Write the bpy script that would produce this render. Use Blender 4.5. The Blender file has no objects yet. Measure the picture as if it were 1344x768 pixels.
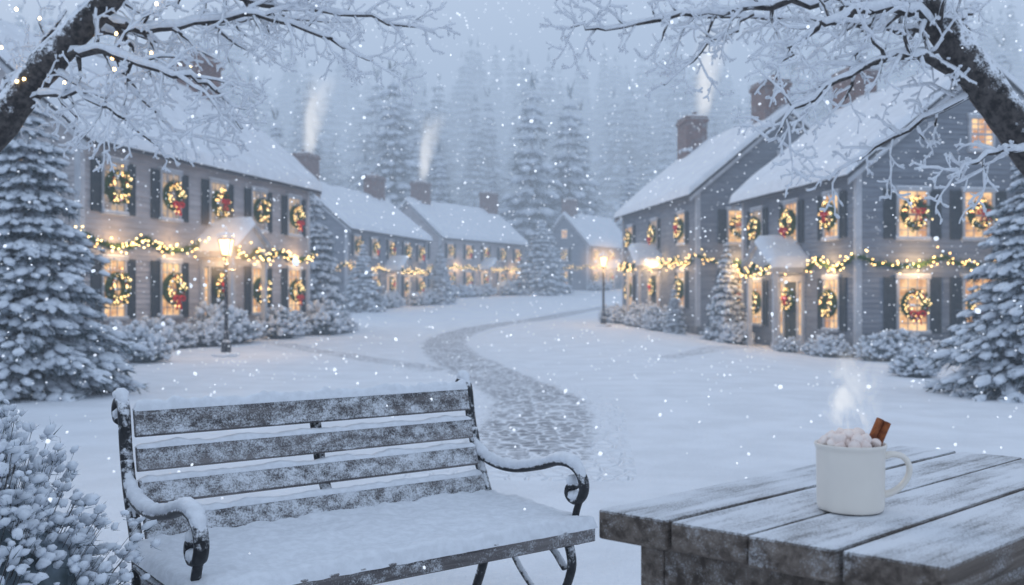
import bpy, bmesh, math, random
import numpy as np
from mathutils import Vector, noise, Matrix
random.seed(7); rng=np.random.default_rng(7)
S=bpy.context.scene
R=random.uniform
# ------------------------------------------------------------------ helpers
class MB:
    def __init__(s): s.V=[];s.F=[];s.M=[];s.n=0
    def add(s,v,f,m=0):
        v=np.asarray(v,float).reshape(-1,3)
        s.V.append(v); f=np.asarray(f)+s.n
        s.F.extend(f.tolist()); s.M.extend([m]*len(f)); s.n+=len(v)
    def hexa(s,v,m=0):
        s.add(v,[(0,3,2,1),(4,5,6,7),(0,1,5,4),(1,2,6,5),(2,3,7,6),(3,0,4,7)],m)
    def box(s,x0,x1,y0,y1,z0,z1,m=0):
        x0,x1=min(x0,x1),max(x0,x1);y0,y1=min(y0,y1),max(y0,y1)
        s.hexa([(x0,y0,z0),(x1,y0,z0),(x1,y1,z0),(x0,y1,z0),(x0,y0,z1),(x1,y0,z1),(x1,y1,z1),(x0,y1,z1)],m)
    def mesh(s,name,mats,smooth=True):
        me=bpy.data.meshes.new(name)
        V=np.concatenate(s.V) if s.V else np.zeros((0,3))
        me.from_pydata(V.tolist(),[],s.F)
        for m in mats: me.materials.append(m)
        me.polygons.foreach_set('material_index',s.M)
        if smooth is True: sm=[True]*len(s.M)
        elif smooth is False: sm=[False]*len(s.M)
        else: sm=[(i in smooth) for i in s.M]
        me.polygons.foreach_set('use_smooth',sm)
        me.update(); return me
    def build(s,name,mats,parent=None,smooth=True,loc=None,bevel=0):
        return obj(name,s.mesh(name,mats,smooth),parent,loc,bevel)
def obj(name,me,parent=None,loc=None,bevel=0,rot=0,scale=None):
    o=bpy.data.objects.new(name,me); S.collection.objects.link(o)
    if parent: o.parent=parent
    if loc is not None: o.location=loc
    if rot: o.rotation_euler=(0,0,rot)
    if scale is not None: o.scale=scale if hasattr(scale,'__len__') else (scale,)*3
    if bevel:
        b=o.modifiers.new('bevel','BEVEL'); b.width=bevel; b.segments=2; b.limit_method='ANGLE'
    return o
def empty(name,loc,rot=0):
    o=bpy.data.objects.new(name,None); S.collection.objects.link(o); o.location=loc; o.rotation_euler=(0,0,rot)
    o.empty_display_size=.2; return o
def nrm(v): v=np.asarray(v,float); return v/(np.linalg.norm(v)+1e-12)
def cr(P,n=6):
    P=[np.array(p,float) for p in P]; P=[2*P[0]-P[1]]+P+[2*P[-1]-P[-2]]; out=[]
    for i in range(1,len(P)-2):
        for k in range(n):
            t=k/n; a,b,c,d=P[i-1:i+3]
            out.append(.5*((2*b)+(-a+c)*t+(2*a-5*b+4*c-d)*t*t+(-a+3*b-3*c+d)*t**3))
    out.append(P[-2]); return np.array(out)
def tube(mb,P,Rr,n=6,m=0,ell=(1,1),a0=None,cap=True):
    P=np.asarray(P,float); k=len(P); T=np.gradient(P,axis=0)
    T/= (np.linalg.norm(T,axis=1,keepdims=True)+1e-12)
    Rr=np.broadcast_to(np.asarray(Rr,float),(k,))
    a=np.array(a0,float) if a0 is not None else (np.cross(T[0],[0,0,1]) if abs(T[0][2])<.9 else np.cross(T[0],[1,0,0]))
    th=np.arange(n)*2*math.pi/n+math.pi/n; c=np.cos(th)[:,None]*ell[0]; s_=np.sin(th)[:,None]*ell[1]
    V=[]
    for i in range(k):
        a=nrm(a-T[i]*np.dot(a,T[i])); b=np.cross(T[i],a)
        V.append(P[i]+Rr[i]*(c*a+s_*b))
    V=np.concatenate(V); F=[]
    for i in range(k-1):
        for j in range(n):
            j2=(j+1)%n; F.append((i*n+j,i*n+j2,(i+1)*n+j2,(i+1)*n+j))
    mb.add(V,F,m)
    if cap:
        mb.F.append([mb.n-n*k+j for j in range(n)][::-1]); mb.M.append(m)
        mb.F.append([mb.n-n+j for j in range(n)]); mb.M.append(m)
def lathe(mb,prof,n=24,m=0,c=(0,0,0),cap=False):
    th=np.arange(n)*2*math.pi/n; V=[]
    for r,z in prof:
        V+= [(c[0]+r*math.cos(t),c[1]+r*math.sin(t),c[2]+z) for t in th]
    F=[]
    for i in range(len(prof)-1):
        for j in range(n):
            j2=(j+1)%n; F.append((i*n+j,i*n+j2,(i+1)*n+j2,(i+1)*n+j))
    mb.add(V,F,m)
    if cap:
        mb.F.append([mb.n-n+j for j in range(n)]); mb.M.append(m)
def icot(sub):
    bm=bmesh.new(); bmesh.ops.create_icosphere(bm,subdivisions=sub,radius=1)
    v=np.array([x.co[:] for x in bm.verts]); f=np.array([[q.index for q in x.verts] for x in bm.faces]); bm.free(); return v,f
ICO={}
for s_ in (1,2,3):
    v,f=icot(s_); vs=[]
    for q in range(8):
        off=Vector((q*7.3,q*3.1,s_*5))
        vs.append(v*np.array([1+.42*noise.noise(Vector(p)*1.3+off)+.22*noise.noise(Vector(p)*3.1+off) for p in v])[:,None])
    ICO[s_]=(v,f,vs)
def blob(mb,p,d,sx,sy,sz,m=0,sub=1):
    _,f,vs=ICO[sub]; v=vs[random.randrange(8)]*np.array([sx,sy,sz])
    x=nrm(d); y=np.cross([0,0,1],x)
    y=nrm(y) if np.linalg.norm(y)>1e-3 else np.array([0,1.,0]); z=np.cross(x,y)
    mb.add(v@np.array([x,y,z])+np.asarray(p),f,m)
def needles(mb,p,d,n,ln,w,spread,m=1,down=0.):
    p=np.asarray(p,float); d=nrm(d)
    D=d[None,:]+rng.normal(0,spread,(n,3)); D[:,2]-=down; D/=np.linalg.norm(D,axis=1,keepdims=True)
    L=ln*rng.uniform(.6,1.2,(n,1)); Q=np.cross(D,rng.normal(0,1,(n,3))); Q/=np.linalg.norm(Q,axis=1,keepdims=True)
    b=p+rng.normal(0,ln*.15,(n,3))
    V=np.stack([b-Q*w,b+Q*w,b+D*L],1).reshape(-1,3)
    mb.add(V,np.arange(3*n).reshape(-1,3),m)
def sstep(t): t=min(1,max(0,t)); return t*t*(3-2*t)
_gy=[-60,35,45,58,71,80,92,110,130,200,300,420]; _gz=[0,0,.1,.42,.8,1.15,1.5,2.3,6,29,56,70]
def g(x,y):
    z=float(np.interp(y,_gy,_gz))
    z-=.36*sstep((x-3.5)/4.5)*(1-sstep((y-32)/16))*sstep((y-10)/8)
    z+=.035*noise.noise(Vector((x*.35,y*.3,0)))*sstep((y-1)/4)+.12*noise.noise(Vector((x*.09,y*.07,3)))*sstep((y-8)/15)*(1-sstep((y-60)/10))
    ax=abs(x)-26
    if ax>0: z+=ax*.12*sstep(ax/15)
    return z
# ------------------------------------------------------------------ materials
def newmat(name):
    m=bpy.data.materials.new(name); m.use_nodes=True; nt=m.node_tree; return m,nt,nt.nodes['Principled BSDF']
def nd(nt,t,ins=None,**kw):
    n=nt.nodes.new(t)
    for k,v in kw.items(): setattr(n,k,v)
    for k,v in (ins or {}).items():
        if isinstance(v,bpy.types.NodeSocket): nt.links.new(v,n.inputs[k])
        else: n.inputs[k].default_value=v
    return n
def ocoord(nt,scale=(1,1,1)):
    c=nd(nt,'ShaderNodeTexCoord'); mp=nd(nt,'ShaderNodeMapping',{'Vector':c.outputs['Object'],'Scale':scale}); return mp.outputs[0]
def tnoise(nt,vec,scale,detail=4,rough=.55,dist=0):
    return nd(nt,'ShaderNodeTexNoise',{'Vector':vec,'Scale':scale,'Detail':detail,'Roughness':rough,'Distortion':dist}).outputs['Fac']
def mixc(nt,f,a,b): return nd(nt,'ShaderNodeMixRGB',{'Fac':f,'Color1':a,'Color2':b}).outputs[0]
def mth(nt,op,a,b=0.,c=None):
    ins={0:a,1:b}
    if c is not None: ins[2]=c
    return nd(nt,'ShaderNodeMath',ins,operation=op).outputs[0]
def rng_(nt,v,a,b,c=0.,d=1.,smooth=True):
    n=nd(nt,'ShaderNodeMapRange',{'Value':v,'From Min':a,'From Max':b,'To Min':c,'To Max':d})
    if smooth: n.interpolation_type='SMOOTHSTEP'
    return n.outputs[0]
def bump(nt,b,h,strength=.4,dist=.02):
    n=nd(nt,'ShaderNodeBump',{'Height':h,'Strength':strength,'Distance':dist}); nt.links.new(n.outputs[0],b.inputs['Normal']); return n
def C(r,g_,b): return (r,g_,b,1)
SNOWC=C(.84,.87,.92)
def snow_mat(name,s1=3.,s2=60.,d=.03,col=SNOWC,var=.05,det=5.,ro=.55):
    m,nt,b=newmat(name); v=ocoord(nt); n1=tnoise(nt,v,s1,det,ro); n2=tnoise(nt,v,s2,3)
    h=mth(nt,'ADD',n1,mth(nt,'MULTIPLY',n2,.25)); bump(nt,b,h,.55,d)
    c2=tuple(x*(1-var*2) for x in col[:3])+(1,)
    nt.links.new(mixc(nt,rng_(nt,n1,.35,.65),c2,col),b.inputs['Base Color'])
    b.inputs['Roughness'].default_value=.65; b.inputs['Specular IOR Level'].default_value=.25
    return m
def dusted(name,base,thr,nw=.25,scale=14.,rough=.75,bstr=.4,stretch=(1,1,1),fine=90.,streak=0.,soft=.05,fw=.3,mx=1.):
    m,nt,b=newmat(name); vec=ocoord(nt); col,h=base(nt,vec)
    geo=nd(nt,'ShaderNodeNewGeometry'); sep=nd(nt,'ShaderNodeSeparateXYZ',{0:geo.outputs['Normal']})
    vs=ocoord(nt,stretch)
    n1=tnoise(nt,vs,scale,6,.65); n2=tnoise(nt,vec,fine,3,.7)
    nn=mth(nt,'ADD',mth(nt,'MULTIPLY',n1,1-fw),mth(nt,'MULTIPLY',n2,fw))
    if streak: nn=mth(nt,'ADD',nn,mth(nt,'MULTIPLY',mth(nt,'SUBTRACT',h,.5),streak))
    f=mth(nt,'ADD',mth(nt,'MULTIPLY',sep.outputs[2],nw),nn)
    fac=rng_(nt,f,thr-soft,thr+soft,0.,mx)
    nt.links.new(mixc(nt,fac,col,SNOWC),b.inputs['Base Color'])
    hh=mth(nt,'ADD',mth(nt,'MULTIPLY',h,.4),mth(nt,'MULTIPLY',fac,mth(nt,'ADD',.6,mth(nt,'MULTIPLY',n2,.6))))
    bump(nt,b,hh,bstr,.006); b.inputs['Roughness'].default_value=rough; b.inputs['Specular IOR Level'].default_value=.25
    return m
def wood_base(c1,c2):
    def f(nt,vec):
        v=ocoord(nt,(1.6,26,26)); isl=nd(nt,'ShaderNodeNewGeometry').outputs['Random Per Island']
        w=nd(nt,'ShaderNodeTexNoise',{'Vector':v,'Scale':1.6,'Detail':8.,'Roughness':.65,'Distortion':.5},noise_dimensions='4D')
        nt.links.new(mth(nt,'MULTIPLY',isl,40.),w.inputs['W'])
        c=mixc(nt,rng_(nt,w.outputs['Fac'],.32,.68),C(*c1),C(*c2))
        hs=nd(nt,'ShaderNodeHueSaturation',{'Color':c,'Value':mth(nt,'ADD',.75,mth(nt,'MULTIPLY',isl,.5))})
        return hs.outputs[0],w.outputs['Fac']
    return f
def plain_base(c1,c2,sc=8.):
    def f(nt,vec):
        n=tnoise(nt,vec,sc,6,.6); return mixc(nt,rng_(nt,n,.35,.65),C(*c1),C(*c2)),n
    return f
M_snow=snow_mat('ground_snow',1.4,45.,.085,SNOWC,.05,9.,.6)
M_snowr=snow_mat('roof_snow',2.5,30.,.04)
M_snowf=snow_mat('fluffy_snow',38.,220.,.006)
M_clump=snow_mat('foliage_snow',16.,90.,.015,C(.80,.85,.92),.08)
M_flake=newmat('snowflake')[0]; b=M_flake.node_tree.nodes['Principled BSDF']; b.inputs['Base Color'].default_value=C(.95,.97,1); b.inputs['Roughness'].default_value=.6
b.inputs['Emission Color'].default_value=C(.88,.93,1); b.inputs['Emission Strength'].default_value=.6; M_flake.cycles.emission_sampling='NONE'  # slight self-glow added so flakes stand out brighter than the background
def needle_mat():
    m,nt,b=newmat('frosted_needles'); v=ocoord(nt); n=tnoise(nt,v,9.,4)
    isl=nd(nt,'ShaderNodeNewGeometry').outputs['Random Per Island']
    f=rng_(nt,mth(nt,'ADD',mth(nt,'MULTIPLY',n,.6),mth(nt,'MULTIPLY',isl,.5)),.45,.85)
    nt.links.new(mixc(nt,f,C(.03,.05,.055),C(.34,.41,.48)),b.inputs['Base Color']); b.inputs['Roughness'].default_value=.8
    return m
M_needle=needle_mat()
M_ever=dusted('evergreen_garland',plain_base((.02,.07,.02),(.09,.14,.035)),.95)
M_bark=dusted('frosty_bark',plain_base((.022,.02,.021),(.09,.08,.077),30.),.57,.30,16.,soft=.07)
M_wood=dusted('weathered_bench_wood',wood_base((.055,.05,.052),(.20,.185,.185)),.575,.24,26.,stretch=(.7,1,1),fine=190.,bstr=.6,soft=.10,fw=.45,mx=.93)
M_woodt=dusted('weathered_table_wood',wood_base((.05,.038,.031),(.20,.165,.14)),.655,.27,11.,stretch=(.4,1,1),fine=260.,streak=.46,bstr=.7,soft=.15,fw=.5,mx=.93)
M_iron=dusted('cast_iron',plain_base((.012,.013,.016),(.03,.032,.037),30.),.60,.25,34.,rough=.5,soft=.08)
M_trim=dusted('painted_trim',plain_base((.42,.44,.48),(.52,.54,.58),3.),1.2)
def siding(name,c1,c2):
    m,nt,b=newmat(name); v=ocoord(nt,(1,1,8)); n=tnoise(nt,v,1.3,5); isl=nd(nt,'ShaderNodeNewGeometry').outputs['Random Per Island']
    n2=tnoise(nt,ocoord(nt,(1,1,1)),.8,4)
    f=mth(nt,'ADD',mth(nt,'MULTIPLY',n,.6),mth(nt,'MULTIPLY',n2,.4))
    c=mixc(nt,rng_(nt,f,.38,.62),C(*c1),C(*c2))
    hs=nd(nt,'ShaderNodeHueSaturation',{'Color':c,'Value':mth(nt,'ADD',.9,mth(nt,'MULTIPLY',isl,.2))})
    nt.links.new(hs.outputs[0],b.inputs['Base Color']); b.inputs['Roughness'].default_value=.75; b.inputs['Specular IOR Level'].default_value=.2
    return m
M_sidL=siding('pale_grey_clapboard',(.37,.355,.37),(.48,.46,.475))
M_sidB=siding('blue_grey_clapboard',(.18,.20,.24),(.25,.275,.32))
M_sidF=siding('slate_clapboard',(.19,.21,.25),(.26,.28,.33))
M_shut=dusted('shutter_paint',plain_base((.04,.055,.065),(.06,.075,.09)),1.2)
M_roof=dusted('dark_shingle',plain_base((.06,.065,.075),(.10,.105,.12)),1.0)
M_found=dusted('foundation_stone',plain_base((.12,.125,.14),(.25,.26,.28),5.),.9)
def brick():
    m,nt,b=newmat('chimney_brick'); c=nd(nt,'ShaderNodeTexCoord'); s=nd(nt,'ShaderNodeSeparateXYZ',{0:c.outputs['Object']})
    cb=nd(nt,'ShaderNodeCombineXYZ',{0:mth(nt,'ADD',s.outputs[0],s.outputs[1]),1:s.outputs[2]})
    br=nd(nt,'ShaderNodeTexBrick',{'Vector':cb.outputs[0],'Color1':C(.22,.10,.08),'Color2':C(.13,.065,.055),'Mortar':C(.25,.23,.23),'Scale':1.,'Mortar Size':.012,'Brick Width':.24,'Row Height':.085})
    n=tnoise(nt,c.outputs['Object'],3.,4)
    nt.links.new(mixc(nt,rng_(nt,n,.5,.8),br.outputs[0],C(.3,.29,.31)),b.inputs['Base Color'])
    bump(nt,b,mth(nt,'SUBTRACT',1.,br.outputs['Fac']),.5,.01); b.inputs['Roughness'].default_value=.85; return m
M_brick=brick()
def emis(name,c1,c2,st,sc=3.):
    m,nt,b=newmat(name); n=tnoise(nt,ocoord(nt),sc,3); col=mixc(nt,rng_(nt,n,.35,.65),C(*c1),C(*c2))
    b.inputs['Base Color'].default_value=C(.05,.05,.05); b.inputs['Roughness'].default_value=.2
    nt.links.new(col,b.inputs['Emission Color']); b.inputs['Emission Strength'].default_value=st
    m.cycles.emission_sampling='NONE'
    return m
M_paneB=emis('lit_window',(.50,.22,.08),(1,.63,.29),1.25,2.6)
M_paneD=emis('dim_window',(.20,.18,.19),(.80,.54,.31),.75,2.2)
M_bulb=emis('fairy_light',(1,.57,.18),(1,.72,.32),9.)
M_bulbw=emis('wreath_light',(1,.60,.20),(1,.75,.35),4.5)
M_lampglow=emis('lantern_flame',(1,.62,.25),(1,.75,.42),5.)
def plain(name,c,rough=.6,spec=.3,c2=None,sc=12.,bst=.15,bd=.004):
    m,nt,b=newmat(name); n=tnoise(nt,ocoord(nt),sc,5); c2=c2 or tuple(x*.8 for x in c)
    nt.links.new(mixc(nt,rng_(nt,n,.35,.65),C(*c2),C(*c)),b.inputs['Base Color']); b.inputs['Roughness'].default_value=rough
    b.inputs['Specular IOR Level'].default_value=spec; bump(nt,b,n,bst,bd); return m
M_red=plain('red_ribbon',(.72,.015,.02),.5)
M_door=plain('door_paint',(.05,.065,.06),.5)
M_cer=plain('ceramic_glaze',(.82,.765,.69),.28,.5,(.78,.725,.655),9.,.05,.001)
M_cocoa=plain('cocoa',(.12,.055,.03),.3)
M_marsh=plain('marshmallow',(.90,.80,.75),.8,.1,(.82,.69,.64),30.)
M_cin=plain('cinnamon_bark',(.33,.10,.03),.7,.2,(.14,.038,.015),60.,.5)
# ------------------------------------------------------------------ camera / light / sky
cam=bpy.data.objects.new('camera',bpy.data.cameras.new('camera')); S.collection.objects.link(cam); S.camera=cam
cam.location=(0,0,1.2); cam.rotation_euler=(math.radians(90),0,0)
cam.data.lens=35; cam.data.sensor_width=36; cam.data.shift_y=.0045; cam.data.clip_end=1500; cam.data.clip_start=.05
cam.data.dof.use_dof=True; cam.data.dof.focus_distance=2.7; cam.data.dof.aperture_fstop=4.2
S.view_settings.view_transform='Standard'; S.view_settings.look='None'; S.view_settings.exposure=0
W=bpy.data.worlds.new('World'); S.world=W; W.use_nodes=True; nt=W.node_tree; bg=nt.nodes['Background']
sky=nt.nodes.new('ShaderNodeTexSky'); sky.sky_type='NISHITA'; sky.sun_disc=False; sky.sun_elevation=math.radians(26); sky.sun_rotation=math.radians(329)
mx=mixc(nt,.85,sky.outputs[0],C(6.5,7.8,9.8)); nt.links.new(mx,bg.inputs[0]); bg.inputs[1].default_value=.1
sun=bpy.data.objects.new('sun',bpy.data.lights.new('sun','SUN')); S.collection.objects.link(sun)
sun.data.energy=.9; sun.data.angle=math.radians(16); sun.data.color=(1,.90,.80)
sd=Vector((-.45,.75,.42)); sun.rotation_euler=sd.to_track_quat('Z','Y').to_euler(); sun.location=(0,0,30)
def haze(name,x0,x1,y0,y1,z0,z1,sig,L):  # pale light of the haze is put in as emission; nothing scatters
    mb=MB(); mb.box(x0,x1,y0,y1,z0,z1); m=bpy.data.materials.new(name); m.use_nodes=True; nt=m.node_tree; nt.nodes.clear()
    a=nd(nt,'ShaderNodeVolumeAbsorption',{'Color':C(0,0,0),'Density':sig}); e=nd(nt,'ShaderNodeEmission',{'Color':C(*L),'Strength':sig})
    ad=nd(nt,'ShaderNodeAddShader',{0:a.outputs[0],1:e.outputs[0]}); o=nd(nt,'ShaderNodeOutputMaterial'); nt.links.new(ad.outputs[0],o.inputs['Volume'])
    return mb.build(name,[m],smooth=False)
haze('winter_haze',-240,240,-30,330,-5,75,.0044,(.42,.53,.71))
haze('forest_mist',-239,239,122,250,-4,42,.0175,(.40,.515,.69))
# ------------------------------------------------------------------ ground
def axis(lo,hi,fine_lo,fine_hi,s0,gr):
    a=list(np.arange(fine_lo,fine_hi,s0)); s=s0; x=a[-1]
    while x<hi: s*=gr; x+=s; a.append(x)
    s=s0; x=a[0]; b=[]
    while x>lo: s*=gr; x-=s; b.append(x)
    return b[::-1]+a
gx=axis(-260,260,-6,8,.2,1.045); gyy=axis(-40,420,0,22,.2,1.035)
mb=MB(); V=[(x,y,g(x,y)) for y in gyy for x in gx]; nx=len(gx)
F=[(j*nx+i,j*nx+i+1,(j+1)*nx+i+1,(j+1)*nx+i) for j in range(len(gyy)-1) for i in range(nx-1)]
mb.add(V,F); ground=mb.build('snowy_ground',[M_snow])
def cobble(name,cover,vs=.95):
    m,nt,b=newmat(name); v=ocoord(nt); uv=nd(nt,'ShaderNodeUVMap',uv_map='UVMap'); s=nd(nt,'ShaderNodeSeparateXYZ',{0:uv.outputs[0]})
    vd=nd(nt,'ShaderNodeMapping',{'Vector':v,'Scale':(1,1,0)}).outputs[0]
    n0=nd(nt,'ShaderNodeTexNoise',{'Vector':vd,'Scale':2.5}); 
    vw=nd(nt,'ShaderNodeMixRGB',{'Fac':.06,'Color1':vd,'Color2':n0.outputs['Color']}).outputs[0]
    vo=nd(nt,'ShaderNodeTexVoronoi',{'Vector':vw,'Scale':8.},feature='DISTANCE_TO_EDGE'); vc=nd(nt,'ShaderNodeTexVoronoi',{'Vector':vw,'Scale':8.})
    stone=rng_(nt,vo.outputs['Distance'],.03,.16)
    n=tnoise(nt,vd,1.1,6,.7); n2=tnoise(nt,vd,9.,4,.7)
    en=mth(nt,'ADD',s.outputs[1],mth(nt,'MULTIPLY',mth(nt,'SUBTRACT',n,.5),.9))
    edge=rng_(nt,en,.4,.95,0.,.5)
    cv=mth(nt,'SUBTRACT',mth(nt,'ADD',mth(nt,'MULTIPLY',n,.5),mth(nt,'MULTIPLY',n2,.5)),edge)
    vis=mth(nt,'MULTIPLY',stone,rng_(nt,cv,cover-.09,cover+.10))
    vis=mth(nt,'MULTIPLY',vis,vs)
    sc=mixc(nt,vc.outputs['Color'],C(.12,.125,.15),C(.27,.28,.31))
    nt.links.new(mixc(nt,vis,SNOWC,sc),b.inputs['Base Color']); bump(nt,b,mth(nt,'ADD',stone,mth(nt,'MULTIPLY',n2,1.0)),.7,.03)
    b.inputs['Roughness'].default_value=.7; b.inputs['Specular IOR Level'].default_value=.25; return m
def path(name,pts,w,mat):
    P=cr([(a,b,0) for a,b in pts],24); seg=np.r_[0,np.cumsum(np.linalg.norm(np.diff(P,axis=0),axis=1))]
    T=np.gradient(P,axis=0); T/=np.linalg.norm(T,axis=1,keepdims=True); Nn=np.c_[T[:,1],-T[:,0],T[:,2]*0]
    K=12; V=[];UV=[]; Lt=seg[-1]
    for i,p in enumerate(P):
        en=1-min(1,min(seg[i],Lt-seg[i])/1.6)
        for k in range(K+1):
            s=k/K*2-1; q=p+Nn[i]*s*w(i/len(P)); ee=max(abs(s),en); e=.016*(1-ee**5)-.012*(ee**12)
            V.append((q[0],q[1],g(q[0],q[1])+e)); UV.append((seg[i],ee))
    F=[(i*(K+1)+k,i*(K+1)+k+1,(i+1)*(K+1)+k+1,(i+1)*(K+1)+k) for i in range(len(P)-1) for k in range(K)]
    m=MB(); m.add(V,F); o=m.build(name,[mat]); u=o.data.uv_layers.new(name='UVMap')
    for l in o.data.loops: u.data[l.index].uv=UV[l.vertex_index]
    return o
path('cobblestone_path',[(.0,6.4),(.14,8.3),(.3,11.2),(-.19,14.6),(-1.1,19.6),(-1.75,26),(-1.75,33),(-.74,40),(1.8,50),(6.3,64)],lambda t:.9+.25*t,cobble('snowy_cobbles',.435,.9))
path('garden_path',[(-.9,15.6),(-2.2,18.5),(-4.2,22),(-5.6,25.0),(-7.0,27.1)],lambda t:.6,cobble('garden_cobbles',.48,.75))
path('garden_path',[(2.6,18.3),(4.2,22),(5.6,26),(7.1,29.0)],lambda t:.55,cobble('side_cobbles',.49,.75))
# ------------------------------------------------------------------ wreath template
def bow(mb,c,s,m):
    c=np.array(c)
    for sg in (-1,1):
        P=cr([c,c+np.array([sg*.5,-.1,.35])*s,c+np.array([sg*.95,-.12,.2])*s,c+np.array([sg*.85,-.1,-.2])*s,c],4); tube(mb,P,s*.24,6,m,(1,.5))
        P=cr([c,c+np.array([sg*.25,-.08,-.6])*s,c+np.array([sg*.5,-.05,-1.35])*s],3); tube(mb,P,s*.18,4,m,(1,.3))
    blob(mb,c+np.array([0,-.1,0])*s,(1,0,0),s*.3,s*.24,s*.3,m)
def wreath_mesh(kind):
    mb=MB(); Rr=.25
    for i in range(130):
        a=R(0,2*math.pi); rr=Rr+random.gauss(0,.045); p=(rr*math.cos(a),-.05-R(0,.09),rr*math.sin(a))
        needles(mb,p,(math.cos(a+1),-.5,math.sin(a+1)),7,.09,.013,.6,0)
    P=[(Rr*math.cos(t),-.05,Rr*math.sin(t)) for t in np.linspace(0,2*math.pi,20)]; tube(mb,P,.075,6,0)
    for i in range(36):
        a=R(0,2*math.pi); rr=Rr+random.gauss(0,.055); blob(mb,(rr*math.cos(a),-.13-R(0,.04),rr*math.sin(a)),(1,0,0),.0165,.0165,.0165,1)
    for i in range(12):
        a=R(0,2*math.pi); rr=Rr+random.gauss(0,.03); blob(mb,(rr*math.cos(a),-.13,rr*math.sin(a)),(1,0,0),.025,.02,.02,3)
    for i in range(14):
        a=R(0,2*math.pi); rr=Rr+random.gauss(0,.03); blob(mb,(rr*math.cos(a),-.14,rr*math.sin(a)),(1,0,0),.02,.02,.02,2)
    if kind: bow(mb,(0,-.18,(-.2,.04)[kind-1]),(.17,.15)[kind-1],2)
    return mb.mesh('wreath',[M_ever,M_bulbw,M_red,M_clump])
WR=[wreath_mesh(0),wreath_mesh(1),wreath_mesh(2)]
# ------------------------------------------------------------------ house
def plight(name,parent,loc,P,r=.04,col=(1,.60,.26)):
    l=bpy.data.lights.new(name,'POINT'); l.energy=P; l.color=col; l.shadow_soft_size=r
    o=bpy.data.objects.new(name,l); S.collection.objects.link(o); o.parent=parent; o.location=loc; return o
def slab(mb,x0,x1,ya,za,yb,zb,th,m,nu=40,nv=14,seed=0):
    V=[];Lx=x1-x0; Ly=math.hypot(yb-ya,zb-za)
    for i in range(nu+1):
        for j in range(nv+1):
            s=.5-.5*math.cos(math.pi*i/nu); t=(j/nv)**1.5
            x=x0+Lx*s; y=ya+(yb-ya)*t; z=za+(zb-za)*t
            e=min(1,min(s*Lx,(1-s)*Lx,t*Ly)/.16); tt=th*math.sqrt(max(0,1-(1-e)**2))
            n=1+.35*noise.noise(Vector((x*.9+seed,y*.9,seed)))+.15*noise.noise(Vector((x*3+seed,y*3,seed)))
            jit=.03*noise.noise(Vector((x*2.3,seed,t*3))) if j==0 else 0
            V.append((x,y+(jit if yb>ya else -jit),z+tt*n))
    F=[(i*(nv+1)+j,(i+1)*(nv+1)+j,(i+1)*(nv+1)+j+1,i*(nv+1)+j+1) for i in range(nu) for j in range(nv)]
    if yb<ya: F=[f[::-1] for f in F]
    mb.add(V,F,m)
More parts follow.
